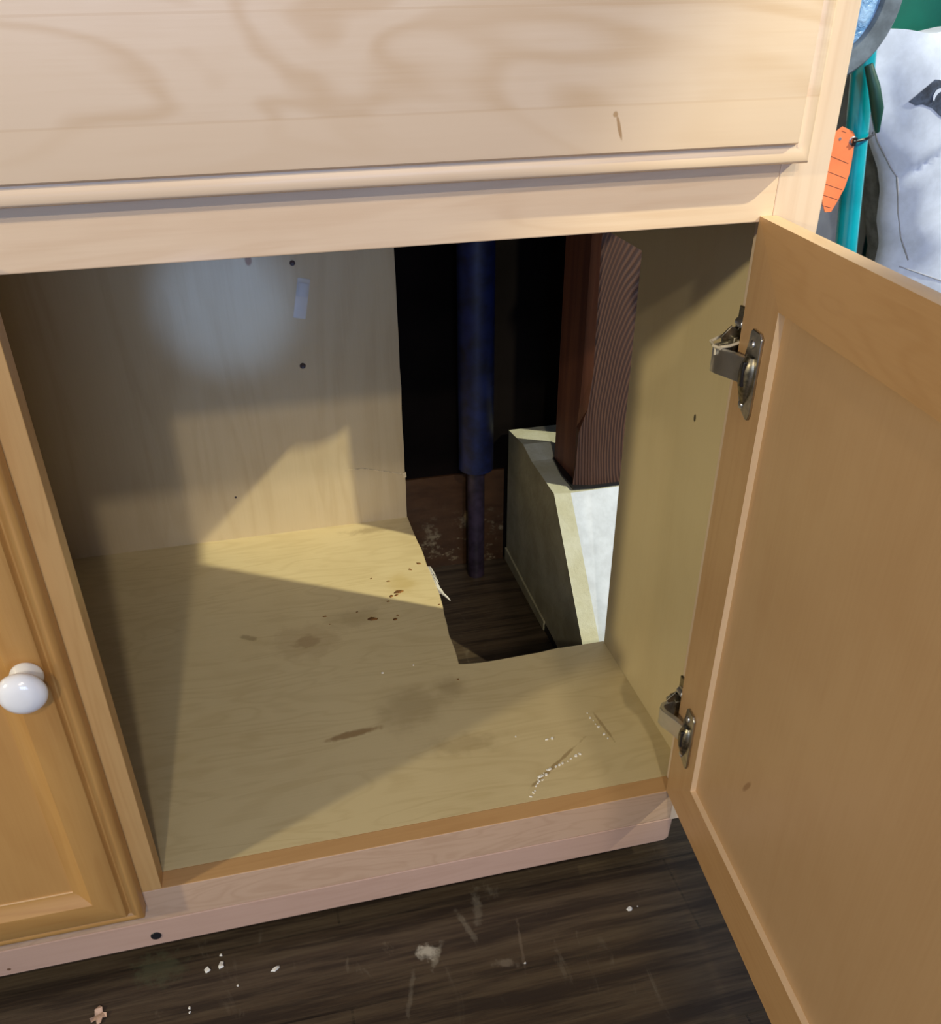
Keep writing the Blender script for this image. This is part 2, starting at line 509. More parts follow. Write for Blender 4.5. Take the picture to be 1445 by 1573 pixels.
def m_clear():
    k = NT('clear_plastic')
    k.b.inputs['Alpha'].default_value = 0.22
    return k.out((0.9, 0.93, 0.95), 0.05)


M_clear = m_clear()

# ---------------------------------------------------------------- setting
b = MB()
b.box((-2.6, -4.0, FLOOR - 0.05), (2.4, 0.75, FLOOR))
o = b.build('floor', M_floor)
o.location = (0, 0, 0)
tag(o, kind='structure')
b = MB()
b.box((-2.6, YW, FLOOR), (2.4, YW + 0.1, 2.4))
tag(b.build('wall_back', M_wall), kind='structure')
b = MB()
b.box((-2.6, YW - 0.004, FLOOR), (0.0, YW, 0.055))
tag(b.build('baseboard_back', M_board), kind='structure')

# ---------------------------------------------------------------- base cabinet
cab = empty('base_cabinet', (-0.479, 0, 0))
tag(cab, 'pale maple base cabinet with one open door and a hole cut in its back corner', 'cabinet')
CO = Vector((-0.479, 0, 0))


def cpart(mb, name, mats, bevel=0.0008, label=None):
    ob = mb.build(name, mats, cab, bevel)
    ob.matrix_parent_inverse = Matrix.Translation(-CO)
    if label:
        ob['label'] = label
    return ob


XL = -1.02          # left end of the cabinet
XR = 0.0344
# face frame
b = MB(); b.box((0, 0, -0.0425), (XR, 0.019, 0.776)); cpart(b, 'stile', M_frame_v)
b = MB(); b.box((-0.515, 0, 0.0), (-0.4792, 0.019, 0.52)); cpart(b, 'stile', M_frame_m)
b = MB(); b.box((XL, 0, -0.04), (XL + 0.035, 0.019, 0.776)); cpart(b, 'stile', M_frame_v)
b = MB(); b.box((XL + 0.035, 0, 0.52), (0, 0.019, 0.5625)); cpart(b, 'rail', M_frame)
b = MB(); b.box((XL + 0.035, 0, 0.735), (0, 0.019, 0.776)); cpart(b, 'rail', M_frame)
b = MB(); b.box((XL + 0.035, 0, -0.040), (0, 0.019, 0.0)); b.mi[1] = 1; cpart(b, 'rail', [M_rail, M_rail_t])
b = MB()
b.prism([(XL, -0.075), (-0.003, -0.0718), (0.002, -0.068), (0.0032, -0.0403), (XL, -0.0403)], 0.0, 0.018, 'XZ')
cpart(b, 'scribe_strip', M_strip, 0.0012)
b = MB()
Mh = Matrix.Translation((-0.4954, -0.0003, -0.0605)) @ Matrix.Rotation(math.pi / 2, 4, 'X')
b.lathe([(0, 0.0), (0.0044, 0.0), (0.0050, -0.0006), (0.0044, 0.0004), (0, 0.0002)], Mh, 20)
cpart(b, 'screw_hole', M_blk, 0, 'dark screw hole')
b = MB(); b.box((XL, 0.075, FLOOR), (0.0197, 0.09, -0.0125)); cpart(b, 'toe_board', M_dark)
# sides
b = MB()
edge = [(0.238 + 0.0018 * noise.noise(Vector((0, 0, z * 0.9))), z) for z in [FLOOR + i * 0.022 for i in range(40)]]
edge = [e for e in edge if e[1] < 0.44]
b.prism([(0.019, -0.0425), (0.090, -0.0425), (0.090, FLOOR), (0.238, FLOOR)] + edge[1:] + [(0.238, 0.447), (0.590, 0.447), (0.590, 0.776), (0.019, 0.776)], 0.0197, XR, 'YZ')
cpart(b, 'side_panel', M_side, 0)
b = MB(); b.box((XL, 0.019, FLOOR), (XL + 0.015, 0.594, 0.776)); cpart(b, 'side_panel', M_side)
# bottom with its rough notch
random.seed(3)
notch = [(0.0197, 0.2395), (-0.010, 0.2392), (-0.0385, 0.2395), (-0.062, 0.2375), (-0.0832, 0.2368), (-0.108, 0.2352), (-0.1306, 0.2351),
         (-0.150, 0.2375), (-0.1566, 0.2392), (-0.1563, 0.252), (-0.1553, 0.268), (-0.1548, 0.2968), (-0.1530, 0.318), (-0.1512, 0.3376), (-0.1492, 0.358),
         (-0.1483, 0.3768), (-0.1478, 0.395), (-0.1474, 0.4124), (-0.1481, 0.436), (-0.1485, 0.4571), (-0.1478, 0.478), (-0.1475, 0.497), (-0.1487, 0.522),
         (-0.1494, 0.5436), (-0.1497, 0.567), (-0.1500, 0.594)]
notch = [(x + random.uniform(-.0005, .0005), y + (random.uniform(-.0005, .0005) if i else 0)) for i, (x, y) in enumerate(notch)]
b = MB()
b.prism([(XL + 0.015, 0.019), (0.0197, 0.019)] + notch + [(XL + 0.015, 0.594)], -0.012, 0.0, 'XY')
bottom = cpart(b, 'bottom_panel', [M_bottom], 0)
random.seed(5)
spl = [(-0.1483, 0.4537), (-0.1482, 0.4287), (-0.1474, 0.4044), (-0.1462, 0.388)]
b = MB()
for i in range(26):
    t = i / 25.0 * 2.999
    k_ = int(t); f_ = t - k_
    x = spl[k_][0] + (spl[k_ + 1][0] - spl[k_][0]) * f_
    y = spl[k_][1] + (spl[k_ + 1][1] - spl[k_][1]) * f_
    ln = random.uniform(0.003, 0.008)
    b.tube([(x - 0.001, y, -0.001), (x + ln * 0.5, y - ln * 0.6, 0.0004), (x + ln * 0.75, y - ln * 1.5, -0.001)], [0.0009, 0.0007, 0.0003], 5)
b.tube([(-0.1470, 0.402, -0.001), (-0.1445, 0.388, 0.0005), (-0.1400, 0.3745, 0.001), (-0.1375, 0.3675, 0.0)], [0.0012, 0.0017, 0.0014, 0.0006], 6)
ob = b.build('splinter', M_crumb, bottom, 0)
ob['label'] = 'pale frayed wood fibres on the sawn edge'
# back
random.seed(8)
be = [(-0.1500 + random.uniform(-.0006, .0006), z) for z in [0.02 + i * 0.03 for i in range(25)]]
b = MB()
b.prism([(XL + 0.015, 0.0), (-0.1502, 0.0)] + be + [(-0.150, 0.776), (XL + 0.015, 0.776)], 0.594, 0.600, 'XZ')
back = cpart(b, 'back_panel', M_in_v, 0)
b = MB()
cr = [(-0.2347, 0.0870), (-0.222, 0.0872), (-0.208, 0.0868), (-0.198, 0.0835), (-0.185, 0.0800), (-0.172, 0.0768), (-0.160, 0.0727), (-0.1505, 0.0706)]
b.tube([(x, 0.5938, z) for x, z in cr], [0.0003, 0.0005, 0.0006, 0.0006, 0.0007, 0.0007, 0.0009, 0.0012], 6)
b.box((-0.1525, 0.5925, 0.066), (-0.1485, 0.5945, 0.0735))
ob = b.build('veneer_crack', M_edge, back, 0)
ob['label'] = 'torn pale veneer crack running to the cut edge'
for sx, sz, r in ((-0.2764, 0.3725, 0.0030), (-0.2774, 0.2427, 0.0034), (-0.3886, 0.0651, 0.0013)):
    b = MB()
    b.lathe([(0, 0.0002), (r * 0.5, 0.0002), (r, 0.0008), (r * 1.15, 0.0002), (r * 1.15, -0.0006)], Matrix.Translation((sx, 0.594, sz)) @ Matrix.Rotation(math.pi / 2, 4, 'X'), 18)
    ob = b.build('screw', plain('dark_screw', (0.035, 0.018, 0.02), 0.5), back, 0)
# false drawer front with its beaded lower edge


def ring_frame(mb, x0, x1, z0, z1, loops, y_of, mi=0, close=True):
    """Concentric rectangular loops (inset, depth) swept round a rectangle."""
    rows = []
    for e, d in loops:
        rows.append([(x0 + e, y_of(d), z0 + e), (x1 - e, y_of(d), z0 + e), (x1 - e, y_of(d), z1 - e), (x0 + e, y_of(d), z1 - e)])
    vs = [p for r in rows for p in r]
    fs = []
    for i in range(len(rows) - 1):
        for k in range(4):
            fs.append((i * 4 + k, i * 4 + (k + 1) % 4, (i + 1) * 4 + (k + 1) % 4, (i + 1) * 4 + k))
    if close:
        fs.append((0, 3, 2, 1))
        m = (len(rows) - 1) * 4
        fs.append((m, m + 1, m + 2, m + 3))
    mb.add(vs, fs, mi)


OGEE = [(0.0, 0.0), (0.0, 0.0118), (0.0006, 0.0132), (0.0018, 0.0143), (0.0036, 0.0150), (0.0056, 0.0151), (0.0076, 0.0144), (0.0094, 0.0130),
        (0.0106, 0.0130), (0.0114, 0.0142), (0.0119, 0.0168), (0.0125, 0.0183), (0.0140, 0.0190)]
b = MB()
ring_frame(b, XL + 0.022, 0.0100, 0.5562, 0.745, OGEE, lambda d: -0.0006 - d)
ff = cpart(b, 'false_drawer_front', M_front, 0)
ff.data.polygons.foreach_set('use_smooth', [True] * len(ff.data.polygons))
ff.data.set_sharp_from_angle(angle=math.radians(40))

# ---------------------------------------------------------------- doors


def door(mats, origin, phi, W, z0, z1, label):
    """Frame of two stiles and two rails with a moulded outer edge, flat panel set in. Local x across, y outward, z up."""
    d = empty('door')
    d.parent = cab
    d.matrix_parent_inverse = Matrix.Translation(-CO)
    d.location = origin
    d.rotation_euler = (0, 0, phi)
    d['label'] = label
    sw = 0.048
    prof = OGEE[:] + [(sw - 0.013, 0.0190), (sw - 0.0115, 0.0178), (sw - 0.004, 0.0135), (sw, 0.0128), (sw, 0.0), (0.0, 0.0)]
    for side in range(4):
        mb = MB()
        vs, fs = [], []
        for e, dp in prof[:-1]:
            c = [(e, dp, z0 + e), (W - e, dp, z0 + e), (W - e, dp, z1 - e), (e, dp, z1 - e)]
            vs += [c[side], c[(side + 1) % 4]]
        n = len(prof) - 1
        for i in range(n):
            j = (i + 1) % n
            fs.append((i * 2, i * 2 + 1, j * 2 + 1, j * 2))
        fs.append([i * 2 for i in range(n)])
        fs.append([i * 2 + 1 for i in range(n)][::-1])
        mb.add(vs, fs)
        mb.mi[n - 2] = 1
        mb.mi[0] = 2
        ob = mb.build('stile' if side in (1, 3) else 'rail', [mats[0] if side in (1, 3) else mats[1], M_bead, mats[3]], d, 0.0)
        ob.data.polygons.foreach_set('use_smooth', [True] * len(ob.data.polygons))
        ob.data.set_sharp_from_angle(angle=math.radians(30))
    mb = MB()
    mb.box((sw - 0.004, 0.0050, z0 + sw - 0.004), (W - sw + 0.004, 0.0115, z1 - sw + 0.004))
    mb.build('panel', mats[2], d, 0)
    return d


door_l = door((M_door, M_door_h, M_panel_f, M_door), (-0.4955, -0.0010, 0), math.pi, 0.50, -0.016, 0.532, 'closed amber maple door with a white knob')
PHI = math.radians(-95.48)
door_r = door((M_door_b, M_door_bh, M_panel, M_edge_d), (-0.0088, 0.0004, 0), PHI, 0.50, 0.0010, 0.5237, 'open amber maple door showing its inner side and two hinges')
# knob
b = MB()
Mk = Matrix.Translation((0.0233, 0.0190, 0.2622)) @ Matrix.Rotation(-math.pi / 2, 4, 'X')
b.lathe([(0, 0), (0.0104, 0), (0.0111, 0.0012), (0.0108, 0.0032), (0.0088, 0.0055), (0.0074, 0.009), (0.0079, 0.0125), (0.0112, 0.0148), (0.0146, 0.0168),
         (0.0160, 0.0192), (0.0158, 0.0218), (0.0140, 0.0248), (0.0104, 0.0272), (0.0055, 0.0285), (0, 0.0288)], Mk, 48)
b.build('knob', M_white, door_l, 0)['label'] = 'white ceramic mushroom knob'


def hinge(zc, label):
    """Face frame hinge: plate screwed to the door's inner side, domed sleeve, arm and wrapped mount on the frame. zc is the plate's middle."""
    R_ = Matrix.Rotation(PHI, 4, 'Z')
    INV = (Matrix.Translation((-0.0088, 0.0004, 0)) @ R_).inverted()
    W2D = lambda p: INV @ Vector(p)
    b = MB()
    # plate outline in door plane (s, z relative to zc)
    out = [(0.0365, 0.0270), (0.0365, -0.0255), (0.0345, -0.0298), (0.0322, -0.0305), (0.0180, -0.0245), (0.0165, -0.0190), (0.0178, -0.0120), (0.0165, -0.0030), (0.0155, 0.0050),
           (0.0160, 0.0120), (0.0185, 0.0200), (0.0192, 0.0275), (0.0215, 0.0302), (0.0330, 0.0302)]
    b.prism([(s, z + zc) for s, z in out], -0.0022, -0.0001, 'XZ', 0)
    # domed sleeve down the plate
    vs, fs = [], []
    nu, nv = 16, 12
    for i in range(nu + 1):
        t = i / nu
        z = zc + 0.0125 - 0.034 * t
        w = 0.0098 * (1 - 0.55 * t) * (math.sin(math.pi * min(1, max(0.0, (t + 0.04) / 1.08))) ** 0.4)
        h = 0.0085 * (1 - 0.5 * t) * (math.sin(math.pi * min(1, max(0.0, (t + 0.04) / 1.08))) ** 0.5)
        for j in range(nv + 1):
            a = math.pi * j / nv
            vs.append((0.0262 - 0.0015 * t + w * math.cos(a), -0.0018 - h * math.sin(a), z))
    for i in range(nu):
        for j in range(nv):
            fs.append((i * (nv + 1) + j, i * (nv + 1) + j + 1, (i + 1) * (nv + 1) + j + 1, (i + 1) * (nv + 1) + j))
    b.add(vs, fs, 2, True)
    # screws in plate
    for s, z in ((0.0250, 0.0205), (0.0225, -0.0228)):
        Ms = Matrix.Translation((s, -0.0022, zc + z)) @ Matrix.Rotation(math.pi / 2, 4, 'X')
        b.lathe([(0, 0.0016), (0.0014, 0.0015), (0.0026, 0.0009), (0.0031, 0)], Ms, 18, 1)
    # dark mouth of the sleeve
    b.box((0.0272, -0.0085, zc - 0.0070), (0.0300, -0.0020, zc + 0.0100), 3)
    # arm: a bent steel strip from the frame side into the sleeve (world points turned into door space)
    za, zb_ = zc - 0.0075, zc + 0.0105
    path = [(-0.0105, 0.0150), (-0.0205, 0.0125), (-0.0248, 0.0070), (-0.0245, 0.0015), (-0.0195, -0.0110), (-0.0160, -0.0215), (-0.0142, -0.0300)]
    inner = [(-0.0105, 0.0115), (-0.0190, 0.0095), (-0.0205, 0.0062), (-0.0203, 0.0022), (-0.0150, -0.0095), (-0.0125, -0.0200), (-0.0118, -0.0280)]
    n = len(path)
    vs = [W2D((x, y, za)) for x, y in path] + [W2D((x, y, za)) for x, y in inner] + [W2D((x, y, zb_)) for x, y in path] + [W2D((x, y, zb_)) for x, y in inner]
    fs = []
    for i in range(n - 1):
        fs += [(i, i + 1, n + i + 1, n + i), (2 * n + i, 3 * n + i, 3 * n + i + 1, 2 * n + i + 1), (i, 2 * n + i, 2 * n + i + 1, i + 1), (n + i, n + i + 1, 3 * n + i + 1, 3 * n + i)]
    fs += [(0, n, 3 * n, 2 * n), (n - 1, 3 * n - 1, 4 * n - 1, 2 * n - 1)]
    b.add(vs, fs, 4)
    # mount wrapped on the frame edge
    Mw = INV
    b.box((-0.0022, 0.0005, zc - 0.012), (-0.0002, 0.0185, zc + 0.034), 2, Mw)
    b.box((-0.0110, 0.0040, zc - 0.003), (-0.0022, 0.0170, zc + 0.016), 2, Mw)
    b.prism([(-0.0022, 0.014), (-0.0165, 0.0135), (-0.0190, 0.0165), (-0.0120, 0.0235), (-0.0070, 0.0200), (-0.0022, 0.0300)], 0.0075, 0.0092, 'XZ', 2,
            Mw @ Matrix.Translation((0, 0, zc)))
    b.prism([(-0.0022, 0.010), (-0.0150, 0.010), (-0.0165, 0.0150), (-0.0060, 0.0210), (-0.0022, 0.0230)], 0.0125, 0.0140, 'XZ', 2, Mw @ Matrix.Translation((0, 0, zc)))
    Ms = Mw @ Matrix.Translation((-0.0060, 0.0040, zc + 0.0255)) @ Matrix.Rotation(math.pi / 2, 4, 'X')
    b.lathe([(0, 0.0040), (0.0022, 0.0038), (0.0033, 0.0026), (0.0036, 0.0), (0.0036, -0.006), (0, -0.006)], Ms, 18, 1)
    ob = b.build('hinge', [M_steel, M_chrome, M_olive, M_blk, M_chrome], door_r, 0.0005, 2)
    ob['label'] = label
    return ob


hinge(0.4270, 'upper steel hinge with bright arm')
hinge(0.0935, 'lower steel hinge near the cabinet bottom')

# countertop closes the cabinet above the frame
b = MB(); b.box((XL - 0.02, -0.03, 0.7762), (0.040, 0.600, 0.812))
tag(b.build('countertop', M_top, None, 0.003), 'grey laminate countertop lying on the maple cabinet', 'countertop')

# ---------------------------------------------------------------- what shows through the hole
b = MB()
# concrete footing: left face upright, front face battered, worn arris
x0, x1 = 0.005, 0.150
ch = 0.021
left = [(0.2450, FLOOR), (0.2450, -0.0472), (0.397, 0.1185), (0.44, 0.1188), (0.4905, 0.1195), (0.530, 0.1265), (0.60, 0.118), (0.60, FLOOR)]
vs = [(x0, y, z) for y, z in left] + [(x1, y, z) for y, z in left]
n = len(left)
# front face split: cream arris strip then white painted face
vs += [(x0 + ch, 0.2415, -0.0472), (x0 + ch, 0.3935, 0.1185)]
a0, a1 = 2 * n, 2 * n + 1
b.add(vs, [], 0)
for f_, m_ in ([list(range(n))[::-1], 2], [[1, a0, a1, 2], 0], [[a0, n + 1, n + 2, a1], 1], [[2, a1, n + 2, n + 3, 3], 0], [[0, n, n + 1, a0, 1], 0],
               [[n + i for i in range(n)], 0], [[0, n - 1, 2 * n - 1, n], 0]):
    b.f.append(f_); b.mi.append(m_); b.sm.append(False)
for i in range(3, n - 1):
    b.f.append([i, n + i, n + i + 1, i + 1]); b.mi.append(0); b.sm.append(False)
foot = b.build('concrete_footing', [M_conc, M_conc_w, M_conc_s], None, 0)
tag(foot, 'cream and white painted sloping concrete footing under the brown post', 'footing')
b = MB()
b.prism([(0.250, FLOOR), (0.412, FLOOR), (0.402, FLOOR + 0.013), (0.350, FLOOR + 0.010), (0.250, FLOOR + 0.008)], x0 - 0.0006, x0 + 0.012, 'YZ')
b.build('gap', M_blk, foot, 0)['label'] = 'black strip for the shade under the foot of the concrete'  # solid black strip stands in for shade in an open gap
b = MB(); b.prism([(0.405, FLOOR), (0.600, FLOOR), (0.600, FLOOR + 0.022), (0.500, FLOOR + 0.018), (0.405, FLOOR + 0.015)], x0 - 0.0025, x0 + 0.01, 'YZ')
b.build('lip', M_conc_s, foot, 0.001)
b = MB()
pz0, pz1 = 0.1205, 1.6
A = [(0.0475, 0.400), (0.134, 0.400), (0.134, 0.487), (0.034, 0.487)]
rows = []
for z, c in ((0.1225, 0.020), (0.150, 0.0175), (0.195, 0.0155), (0.225, 0.007), (0.27, 0.003), (0.45, 0.002), (pz1, 0.002)):
    rows.append([(0.0530 - 0.02 * min(1, (z - 0.12) / 0.45) * 0.4, 0.400, z), (0.100, 0.400, z), (0.100, 0.487, z), (0.0358, 0.487, z), (0.0358 + 0.003, 0.400 + 0.012 + c * 0.6, z),
                 (0.0530 - 0.02 * min(1, (z - 0.12) / 0.45) * 0.4 - c, 0.400 + c * 0.35, z)])
vs = [p for r in rows for p in r]
fs, mi = [], []
for i in range(len(rows) - 1):
    for k in range(6):
        fs.append((i * 6 + k, i * 6 + (k + 1) % 6, (i + 1) * 6 + (k + 1) % 6, (i + 1) * 6 + k)); mi.append(1 if k in (3, 4) else 0)
fs += [tuple(range(6))[::-1], tuple(range((len(rows) - 1) * 6, len(rows) * 6))]; mi += [0, 0]
b.v = vs; b.f = [list(f) for f in fs]; b.mi = mi; b.sm = [False] * len(fs)
post = b.build('wooden_post', [M_post, M_post_s], None, 0)
b = MB(); b.prism([(0.0310, 0.398), (0.055, 0.3955), (0.102, 0.3965), (0.102, 0.489), (0.034, 0.489), (0.029, 0.44)], 0.1200, 0.1226, 'XY')
b.build('felt_pad', M_blk, post, 0)['label'] = 'black felt edge under the post'
tag(post, 'rough reddish brown square timber post standing on the concrete footing', 'post')

# blue pipe
pp = empty('drain_pipe', (-0.0515, 0.570, FLOOR))
tag(pp, 'dark blue upright pipe in the black space behind the cut out panel', 'pipe')
b = MB(); b.tube([(0, 0, 0.180), (0, 0, 0.9)], 0.0245, 32); b.build('pipe', M_pipe, pp)
b = MB(); b.tube([(0, 0.0, 0.0), (0, 0.0, 0.19)], 0.0125, 24); b.build('reflection_stub', M_reflection, pp)['label'] = 'narrow purple brown solid in place of the pipe reflection'  # reflection below the pipe, built as a narrow solid

# ---------------------------------------------------------------- clip and string
cl = empty('plastic_clip', (-0.2695, 0.594, 0.330))
tag(cl, 'clear plastic clip stuck to the pale back panel below a dark screw', 'clip')
Mt = Matrix.Rotation(0.22, 4, 'Y')
b = MB(); b.box((-0.0078, -0.0012, -0.026), (0.0078, -0.0001, 0.024), 0, Mt); b.build('base', M_clear, cl, 0.0004)
b = MB(); b.prism([(-0.0075, -0.0012), (-0.0045, -0.006), (0.0045, -0.006), (0.0075, -0.0012)], 0.002, 0.019, 'XY', 0, Mt); b.build('body', M_clear, cl, 0.0006)
b = MB()
b.tube([(-0.024, -0.0026, 0.4385), (-0.0262, 0.004, 0.4388), (-0.0240, 0.0125, 0.4392), (-0.0140, 0.0175, 0.4402), (-0.0060, 0.0100, 0.4412), (-0.0080, 0.0010, 0.4404), (-0.0170, -0.0010, 0.4392), (-0.0252, 0.0035, 0.4372)], 0.0011, 8)
b.tube([(-0.0252, 0.003, 0.438), (-0.0256, 0.002, 0.4365), (-0.0254, 0.002, 0.433)], 0.0008, 6)
tag(b.build('string', M_string), 'pale string caught round the upper door hinge', 'string')

# ---------------------------------------------------------------- crumbs and flakes


def chip(name, mat, loc, r, label, cat, group, seed, h=0.25, stretch=1.0, rot=0.0):
    rnd = random.Random(seed)
    n = rnd.randint(6, 9)
    pts = []
    for k in range(n):
        a = 2 * math.pi * k / n
        rr = r * rnd.uniform(0.6, 1.15)
        x, y = rr * math.cos(a) * stretch, rr * math.sin(a)
        pts.append((x * math.cos(rot) - y * math.sin(rot), x * math.sin(rot) + y * math.cos(rot)))
    b = MB()
    hh = r * h
    vs = [(x, y, 0) for x, y in pts] + [(x * 0.75, y * 0.75, hh * rnd.uniform(0.7, 1.3)) for x, y in pts]
    fs = [list(range(n))[::-1], list(range(n, 2 * n))] + [(i, (i + 1) % n, n + (i + 1) % n, n + i) for i in range(n)]
    b.add(vs, fs)
    o = b.build(name, mat)
    o.location = loc
    tag(o, label, cat, group)
    return o


for i, (x, y, r, st, ro) in enumerate(((-0.1975, 0.4030, 0.0042, 1.7, 0.1), (-0.2085, 0.3955, 0.0030, 1.2, 0.6), (-0.2010, 0.3965, 0.0022, 1.6, 0.3), (-0.2395, 0.3520, 0.0040, 1.9, -0.1),
                                       (-0.2127, 0.3440, 0.0028, 1.6, 0.3), (-0.2080, 0.3520, 0.0014, 1.2, 0), (-0.2960, 0.3720, 0.0018, 1.8, 0.0), (-0.2560, 0.3715, 0.0015, 1.1, 0.5),
                                       (-0.2920, 0.3540, 0.0013, 1, 0), (-0.1730, 0.4520, 0.0020, 1.6, -0.6), (-0.2140, 0.3850, 0.0017, 1.6, -0.2), (-0.1590, 0.4640, 0.0022, 1.6, -0.4),
                                       (-0.2060, 0.4310, 0.0017, 1.8, 0), (-0.2270, 0.4430, 0.0012, 1.6, 0.4), (-0.1530, 0.3620, 0.0015, 1.2, 0.2), (-0.1640, 0.2130, 0.0016, 1.1, 0))):
    chip('rust_flake', M_rust, (x, y, 0.0), r, 'small dark brown flake lying on the pale cabinet bottom', 'flake', 'brown flakes on the cabinet bottom', i, 0.25, st, ro)
rnd = random.Random(21)
cl_pts = []
for (xa, ya), (xb, yb), n in (((-0.138, 0.024), (-0.112, 0.0527), 8), ((-0.124, 0.042), (-0.116, 0.052), 6), ((-0.112, 0.0527), (-0.070, 0.068), 9), ((-0.044, 0.128), (-0.036, 0.079), 7)):
    for k in range(n):
        t = (k + rnd.random() * 0.6) / n
        cl_pts.append((xa + (xb - xa) * t + rnd.uniform(-.0012, .0012), ya + (yb - ya) * t + rnd.uniform(-.0012, .0012), rnd.uniform(0.0007, 0.0016)))
cl_pts += [(-0.092, 0.096, 0.0016), (-0.098, 0.096, 0.0012), (-0.128, 0.108, 0.001), (-0.245, 0.245, 0.0012), (-0.208, 0.25, 0.0009)]
for i, (x, y, r) in enumerate(cl_pts):
    chip('plaster_crumb', M_crumb, (x, y, 0.0), r, 'tiny white plaster crumb on the pale cabinet bottom', 'crumb', 'white crumbs on the cabinet bottom', 100 + i, 0.7, rnd.uniform(1, 1.8), rnd.random() * 3)
for i, (x, y, r, st) in enumerate(((-0.0571, -0.0482, 0.0026, 1.2), (-0.0480, -0.0475, 0.0008, 1), (-0.4442, -0.0152, 0.0030, 1.4), (-0.4571, -0.0175, 0.0026, 1.7), (-0.4442, -0.005, 0.0015, 1),
                                   (-0.3965, -0.0317, 0.0022, 2.2), (-0.4724, -0.0515, 0.0016, 1.3), (-0.4722, -0.0560, 0.0014, 1), (-0.4300, -0.0400, 0.0012, 1), (-0.1720, -0.0800, 0.0014, 1))):
    chip('plaster_crumb', M_crumb, (x, y, FLOOR), r, 'small white plaster crumb on the dark wood floor', 'crumb', 'white crumbs on the dark floor', 200 + i, 0.5, st, i * 0.7)
b = MB()
lf = [(0.0010, 0.0105), (0.0038, 0.0070), (0.0042, 0.0030), (0.0078, 0.0012), (0.0080, -0.0030), (0.0046, -0.0028), (0.0036, -0.0075), (0.0006, -0.0090), (-0.0006, -0.0042),
      (-0.0048, -0.0050), (-0.0062, -0.0015), (-0.0022, 0.0004), (-0.0026, 0.0058)]
vs = [(x, y, 0.0006 + 0.002 * abs(math.sin(i * 1.7))) for i, (x, y) in enumerate(lf)] + [(x, y, 0.0001 + 0.002 * abs(math.sin(i * 1.7))) for i, (x, y) in enumerate(lf)]
n = len(lf)
b.add(vs, [list(range(n)), list(range(n, 2 * n))[::-1]] + [(i, n + i, n + (i + 1) % n, (i + 1) % n) for i in range(n)])
o = b.build('dried_leaf', plain('dry_leaf', (0.62, 0.42, 0.30), 0.8, var=0.2, scale=200))
o.location = (-0.5508, -0.041, FLOOR)
tag(o, 'small curled pale pink dried leaf on the dark floor', 'leaf')

# ---------------------------------------------------------------- things to the right of the cabinet
# round tin hanging on the post
tin = empty('round_tin', (0.1855, 0.27, 0.6430))
tag(tin, 'round grey rimmed tin with crumpled blue film inside beside the cabinet', 'tin')
Ry = Matrix.Rotation(math.pi / 2, 4, 'X')      # lathe axis toward the viewer (-Y)
b = MB()
b.lathe([(0.0515, -0.060), (0.0515, 0.0000), (0.0530, 0.0030), (0.0690, 0.0035), (0.0712, 0.0010), (0.0715, -0.004), (0.0690, -0.006), (0.0640, -0.0065), (0.0630, -0.075), (0.0, -0.075)], Ry, 64)
b.build('rim', M_zinc, tin)
b = MB()
prof = [(0.0514, -0.002)] + [(0.0514 * (1 - t / 8.0), -0.002 + 0.012 * math.sin(t / 8.0 * math.pi / 2)) for t in range(1, 9)]
b.lathe(prof, Ry, 48)
b.build('film', M_foil, tin)
b = MB()
b.tube([(-0.064, 0.03, 0), (-0.06, 0.03, 0.05), (-0.03, 0.04, 0.13), (-0.055, 0.118, 0.175), (-0.05, 0.125, 0.178)], 0.0015, 8)
b.tube([(0.064, 0.03, 0), (0.05, 0.03, 0.06), (0.0, 0.04, 0.13), (-0.045, 0.118, 0.175)], 0.0015, 8)
b.build('wire_handle', M_steel, tin)

# teal pole leaning
b = MB()
p0, p1 = Vector((0.3560, 0.31, FLOOR)), Vector((0.2617, 0.318, 0.604))
ax = (p1 - p0).normalized()
b.tube([p0, p0.lerp(p1, 0.5), p1, p1 + ax * 0.004], [0.0112, 0.0112, 0.0108, 0.006], 28)
tag(b.build('broom_pole', M_teal), 'glossy teal pole leaning beside the cabinet behind the orange tag', 'pole')
# orange tag
tg = empty('tag', (0.25, 0.298, 0.50))
tag(tg, 'long orange plastic tag with ruled lines tied to the teal pole', 'tag')
out = [(-0.0155, 0.029), (-0.0085, 0.0338), (0.0040, 0.0290), (0.0072, 0.0255), (0.0092, 0.0100), (0.0100, -0.0080), (0.0078, -0.0220), (0.0020, -0.0360), (-0.0020, -0.0440), (-0.0090, -0.0440), (-0.0135, -0.036), (-0.0230, 0.0)]
b = MB(); b.prism(out, -0.0006, 0.0006, 'XZ'); b.build('body', M_orange, tg, 0.0003)
b = MB()
for xa, za, xb, zb_ in ((-0.0165, 0.0085, 0.0060, 0.0005), (-0.0185, -0.0045, 0.0062, -0.0130), (-0.0170, -0.0165, 0.0052, -0.0235), (-0.0160, -0.0270, 0.0020, -0.0325), (-0.0140, -0.0370, -0.0040, -0.0398), (-0.0085, 0.0300, -0.0035, 0.0282)):
    dx, dz = xb - xa, zb_ - za
    L = math.hypot(dx, dz)
    nx, nz = -dz / L * 0.00025, dx / L * 0.00025
    b.prism([(xa + nx, za + nz), (xb + nx, zb_ + nz), (xb - nx, zb_ - nz), (xa - nx, za - nz)], -0.0008, -0.0005, 'XZ')
b.build('ruled_lines', M_tagline, tg)
b = MB(); b.lathe([(0.0016, -0.0002), (0.0030, 0.0006), (0.0044, -0.0002)], Matrix.Translation((0.0058, -0.0006, 0.0205)) @ Ry, 24); b.build('grommet', M_grom, tg)
